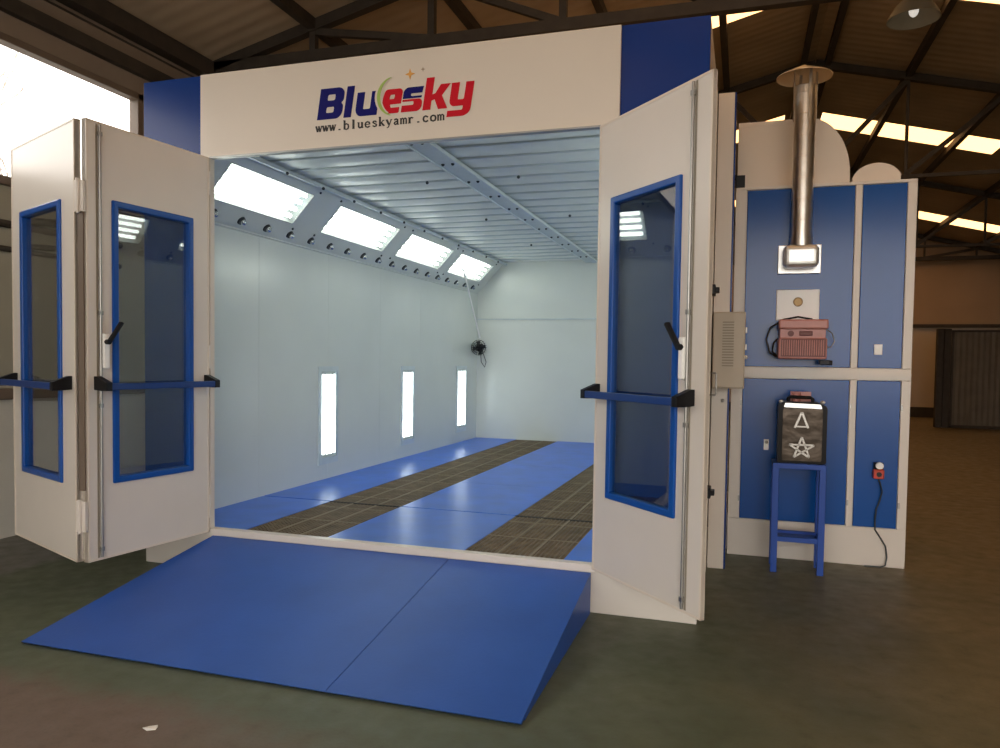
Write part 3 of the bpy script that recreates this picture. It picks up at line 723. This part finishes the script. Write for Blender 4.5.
# flue
t = thing('exhaust_flue', 'shiny metal chimney pipe with conical rain cap on the cabinet front', 'chimney', (4.51, 1.66, 2.30)); T = off(4.51, 1.66, 2.30)
mb = MB(T); z = 2.42
R_ = .076
while z < 3.54:
    z1 = min(z + .155, 3.56); mb.cyl((4.51, 1.66, z), (4.51, 1.66, z1), R_, R_ - .002, 28, False); mb.torus((4.51, 1.66, z1), R_ - .001, .0025, 2, 28, 5); z = z1
mb.build('pipe', M['steel'], t, smooth=True)
mb = MB(T); n = 32; prof = [(.0, 3.725), (.195, 3.635), (.195, 3.628), (.0, 3.712)]
vs = [(4.51 - .01 + r * math.cos(2 * PI * i / n), 1.66 + r * math.sin(2 * PI * i / n), zz) for r, zz in prof for i in range(n)]
mb.add(vs, [(j * n + i, j * n + (i + 1) % n, (j + 1) * n + (i + 1) % n, (j + 1) * n + i) for j in range(3) for i in range(n)]).build('rain_cap', mat('cap_steel', (.62, .50, .34, 1), .35, metal=.6), t, smooth=True)
for a in (20, 110, 200, 290):
    c, s = math.cos(math.radians(a)), math.sin(math.radians(a))
    MB(T).beam((4.51 + .084 * c, 1.66 + .084 * s, 3.30), (4.51 + .084 * c, 1.66 + .084 * s, 3.675), .022, .004, (c, s, 0)).build('cap_strap', M['steel'], t)
MB(T).cyl((4.51, 1.66, 2.385), (4.51, 1.66, 2.45), .080, n=28).build('collar', M['steel'], t, smooth=True)
MB(T).box((4.355, 1.757, 2.195), (4.662, 1.769, 2.412)).build('wall_plate', M['alu'], t, bevel=.004)
MB(T).box((4.385, 1.575, 2.225), (4.635, 1.757, 2.392)).build('elbow_wrap', M['alu'], t, bevel=.04, seg=4)

# burner
t = thing('burner', 'pink oil burner with ribbed cover mounted on the upper blue panel', 'burner', (4.53, 1.62, 1.54)); T = off(4.53, 1.62, 1.54); K = lambda: MB(T)
K().box((4.365, 1.53, 1.545), (4.700, 1.775, 1.70)).build('casing', M['pink'], t, bevel=.012)
K().box((4.365, 1.52, 1.764), (4.705, 1.775, 1.836)).build('top_cover', M['pink'], t, bevel=.012)
K().box((4.375, 1.545, 1.69), (4.690, 1.775, 1.77)).build('control_band', M['pink'], t, bevel=.004)
mb = K()
for i in range(19):
    x = 4.392 + .0155 * i; mb.box((x, 1.518, 1.57), (x + .008, 1.532, 1.685))
mb.build('ribs', M['pink'], t, bevel=.002)
K().box((4.385, 1.527, 1.562), (4.69, 1.5305, 1.692)).build('rib_recess', M['pinkd'], t)
K().cyl((4.45, 1.532, 1.732), (4.45, 1.546, 1.732), .022, n=18).build('dial_opening', M['pinkd'], t)
K().box((4.508, 1.535, 1.715), (4.60, 1.546, 1.750)).build('slot_opening', M['pinkd'], t, bevel=.01)
K().box((4.655, 1.55, 1.505), (4.725, 1.66, 1.54)).cyl((4.70, 1.6, 1.52), (4.745, 1.6, 1.52), .018, n=12).build('pump_fitting', M['black'], t, bevel=.005)
K().tube([(4.60, 1.60, 1.84), (4.50, 1.60, 1.858), (4.40, 1.60, 1.838), (4.31, 1.62, 1.78), (4.282, 1.63, 1.69), (4.31, 1.62, 1.59), (4.365, 1.60, 1.555)], .007).build('cable', M['black'], t, smooth=True)
K().tube([(4.365, 1.66, 1.70), (4.335, 1.66, 1.66), (4.33, 1.66, 1.60), (4.37, 1.66, 1.56)], .006).build('cable', M['black'], t, smooth=True)
K().tube([(4.70, 1.66, 1.77), (4.745, 1.68, 1.74), (4.765, 1.69, 1.68), (4.74, 1.69, 1.635), (4.70, 1.66, 1.64)], .004).build('cable', M['rod'], t, smooth=True)

# blue stand with the fuel can
t = thing('can_stand', 'tall blue steel stand holding the black can before the cabinet', 'stand', (4.52, 1.45, 0)); T = off(4.52, 1.45, 0); K = lambda: MB(T)
sx0, sx1, sy0, sy1 = 4.343, 4.702, 1.34, 1.60
K().box((sx0, sy0, .755), (sx1, sy1, .795)).build('top_frame', M['standblue'], t, bevel=.004)
for x in (sx0, sx1 - .045):
    for y in (sy0, sy1 - .04): K().box((x, y, 0), (x + .045, y + .04, .76)).build('leg', M['standblue'], t, bevel=.003)
for y in (sy0 + .005, sy1 - .035): K().box((sx0 + .04, y, .225), (sx1 - .04, y + .03, .262)).build('rail', M['standblue'], t, bevel=.003)
K().box((sx0 + .008, sy0 + .03, .225), (sx0 + .037, sy1 - .03, .26)).build('rail', M['standblue'], t); K().box((sx1 - .037, sy0 + .03, .225), (sx1 - .008, sy1 - .03, .26)).build('rail', M['standblue'], t)
K().box((sx0 + .03, sy0 + .03, .237), (sx1 - .03, sy1 - .03, .243)).build('lower_shelf', M['navy'], t)

t = thing('fuel_can', 'black metal can with a pressed star standing on the blue stand', 'can', (4.535, 1.46, .795)); T = off(4.535, 1.46, .795); K = lambda: MB(T)
x0, x1, y0, y1 = 4.372, 4.700, 1.37, 1.57
K().prism(rounded([(x0, .796), (x1, .796), (x1, 1.205), (x1 - .045, 1.232), (x0 + .045, 1.238), (x0, 1.215)], [.015, .015, .02, .02, .02, .02]), 1, y0, y1).build('body', M['gloss_black'], t, bevel=.012)
K().prism(rounded([(x0 + .03, .812), (x1 - .03, .812), (x1 - .03, 1.19), (x0 + .03, 1.19)], .02), 1, y0 - .006, y0 + .004).build('front_panel', M['can_face'], t, bevel=.004)
K().prism(rounded([(x0 + .035, 1.196), (x1 - .035, 1.19), (x1 - .045, 1.222), (x0 + .045, 1.228)], .008), 1, y0 - .004, y0 + .002).build('shoulder', M['alu'], t, bevel=.002)
mb = K(); cx, cz = 4.535, .905
pts5 = [(cx + .088 * math.cos(PI / 2 + 4 * PI * i / 5), cz + .080 * math.sin(PI / 2 + 4 * PI * i / 5)) for i in range(5)]
for i in range(5):
    a, b = pts5[i], pts5[(i + 1) % 5]; mb.beam((a[0], y0 - .008, a[1]), (b[0], y0 - .008, b[1]), .014, .010, (0, 1, 0))
mb.build('pressed_star', mat('worn_star_steel', (.45, .43, .40, 1), .3, metal=.6), t, bevel=.002)
mb = K(); mb.beam((4.485, y0 - .008, 1.05), (4.53, y0 - .008, 1.165), .016, .008, (0, 1, 0)).beam((4.575, y0 - .008, 1.05), (4.53, y0 - .008, 1.165), .016, .008, (0, 1, 0)).beam((4.495, y0 - .008, 1.06), (4.57, y0 - .008, 1.06), .012, .008, (0, 1, 0))
mb.build('pressed_mark', bpy.data.materials['worn_star_steel'], t, bevel=.002)
K().tube([(4.44, 1.43, 1.225), (4.44, 1.43, 1.258), (4.455, 1.43, 1.270), (4.59, 1.43, 1.266), (4.605, 1.43, 1.255), (4.605, 1.43, 1.225)], .012, 10).build('handle', M['gloss_black'], t, smooth=True)
for x in (x0 + .02, x1 - .03): K().sphere((x, 1.40, 1.236), .018, sc=(1, 1, .7)).build('corner_cap', M['alu'], t, smooth=True)
K().cyl((4.50, 1.50, 1.232), (4.50, 1.50, 1.30), .030, n=16).box((4.46, 1.52, 1.235), (4.60, 1.55, 1.305)).build('filler_cap', M['pink'], t)

# red socket with cable
t = thing('power_socket', 'small red power socket with white plug on the lower right panel', 'socket', (5.10, 1.77, .70)); T = off(5.10, 1.77, .70); K = lambda: MB(T)
K().box((5.062, 1.72, .665), (5.135, 1.779, .735)).build('socket_box', M['redp'], t, bevel=.008)
K().box((5.066, 1.725, .738), (5.131, 1.779, .785)).build('socket_back', M['black'], t, bevel=.006)
K().cyl((5.10, 1.70, .765), (5.10, 1.735, .765), .026, n=18).build('plug', M['whitep'], t, smooth=True)
K().cyl((5.10, 1.716, .70), (5.10, 1.722, .70), .018, n=16).build('socket_hole', M['black'], t)
K().tube([(5.10, 1.75, .665), (5.115, 1.745, .62), (5.128, 1.75, .57), (5.115, 1.755, .50), (5.095, 1.757, .44), (5.088, 1.757, .36), (5.09, 1.757, .28), (5.13, 1.757, .22), (5.165, 1.757, .16), (5.175, 1.755, .08), (5.165, 1.745, .02), (5.13, 1.735, .008), (5.02, 1.73, .008)], .006).build('cable', M['bolt'], t, smooth=True)

# beige control box on the booth's column
t = thing('control_box', 'beige control box with louvred front beside the right door', 'control box', (4.02, 1.2, 1.33)); T = off(4.02, 1.2, 1.33); K = lambda: MB(T)
K().box((3.912, 1.10, 1.330), (4.130, 1.289, 1.865)).build('housing', M['beige'], t, bevel=.006)
K().box((3.918, 1.092, 1.338), (4.124, 1.10, 1.857)).build('front_door', M['beige'], t, bevel=.003)
mb = K()
for i in range(17): mb.box((3.978, 1.087, 1.485 + .019 * i), (4.055, 1.093, 1.493 + .019 * i))
mb.build('louvres', M['beiged'], t)
K().sphere((4.138, 1.16, 1.55), .013).cyl((4.128, 1.16, 1.55), (4.14, 1.16, 1.55), .012).build('indicator', M['whitep'], t, smooth=True)
for z in (1.62, 1.74): K().box((4.13, 1.14, z - .02), (4.142, 1.18, z + .02)).build('side_switch', M['rod'], t, bevel=.002)

# scrap of paper
o = MB().add([(-.03, -.01, .004), (.0, -.02, .012), (.03, -.005, .004), (.02, .02, .010), (-.015, .015, .003), (-.03, -.01, .002), (.0, -.02, .001), (.03, -.005, .002), (.02, .02, .001), (-.015, .015, .001)],
             [(0, 1, 2, 3, 4), (9, 8, 7, 6, 5), (0, 5, 6, 1), (1, 6, 7, 2), (2, 7, 8, 3), (3, 8, 9, 4), (4, 9, 5, 0)]).build('paper_scrap', M['paper'])
o.location = (1.88, -2.02, 0); tag(o, 'tiny crumpled white paper scrap on the brown floor at lower left', 'paper')

# ================================================================= light
w = bpy.data.worlds.new('world'); bpy.context.scene.world = w; w.use_nodes = True
bg = w.node_tree.nodes['Background']; bg.inputs['Color'].default_value = (1, .945, .88, 1); bg.inputs['Strength'].default_value = 5.2
sc = bpy.context.scene
sc.view_settings.view_transform = 'Standard'; sc.view_settings.look = 'None'; sc.view_settings.gamma = 1; sc.view_settings.exposure = 0
sc.view_settings.use_curve_mapping = False
sc.cycles.use_denoising = True
sc.cycles.max_bounces = 8; sc.cycles.transparent_max_bounces = 16
sc.cycles.sample_clamp_indirect = 6
sc.cycles.caustics_reflective = False; sc.cycles.caustics_refractive = False
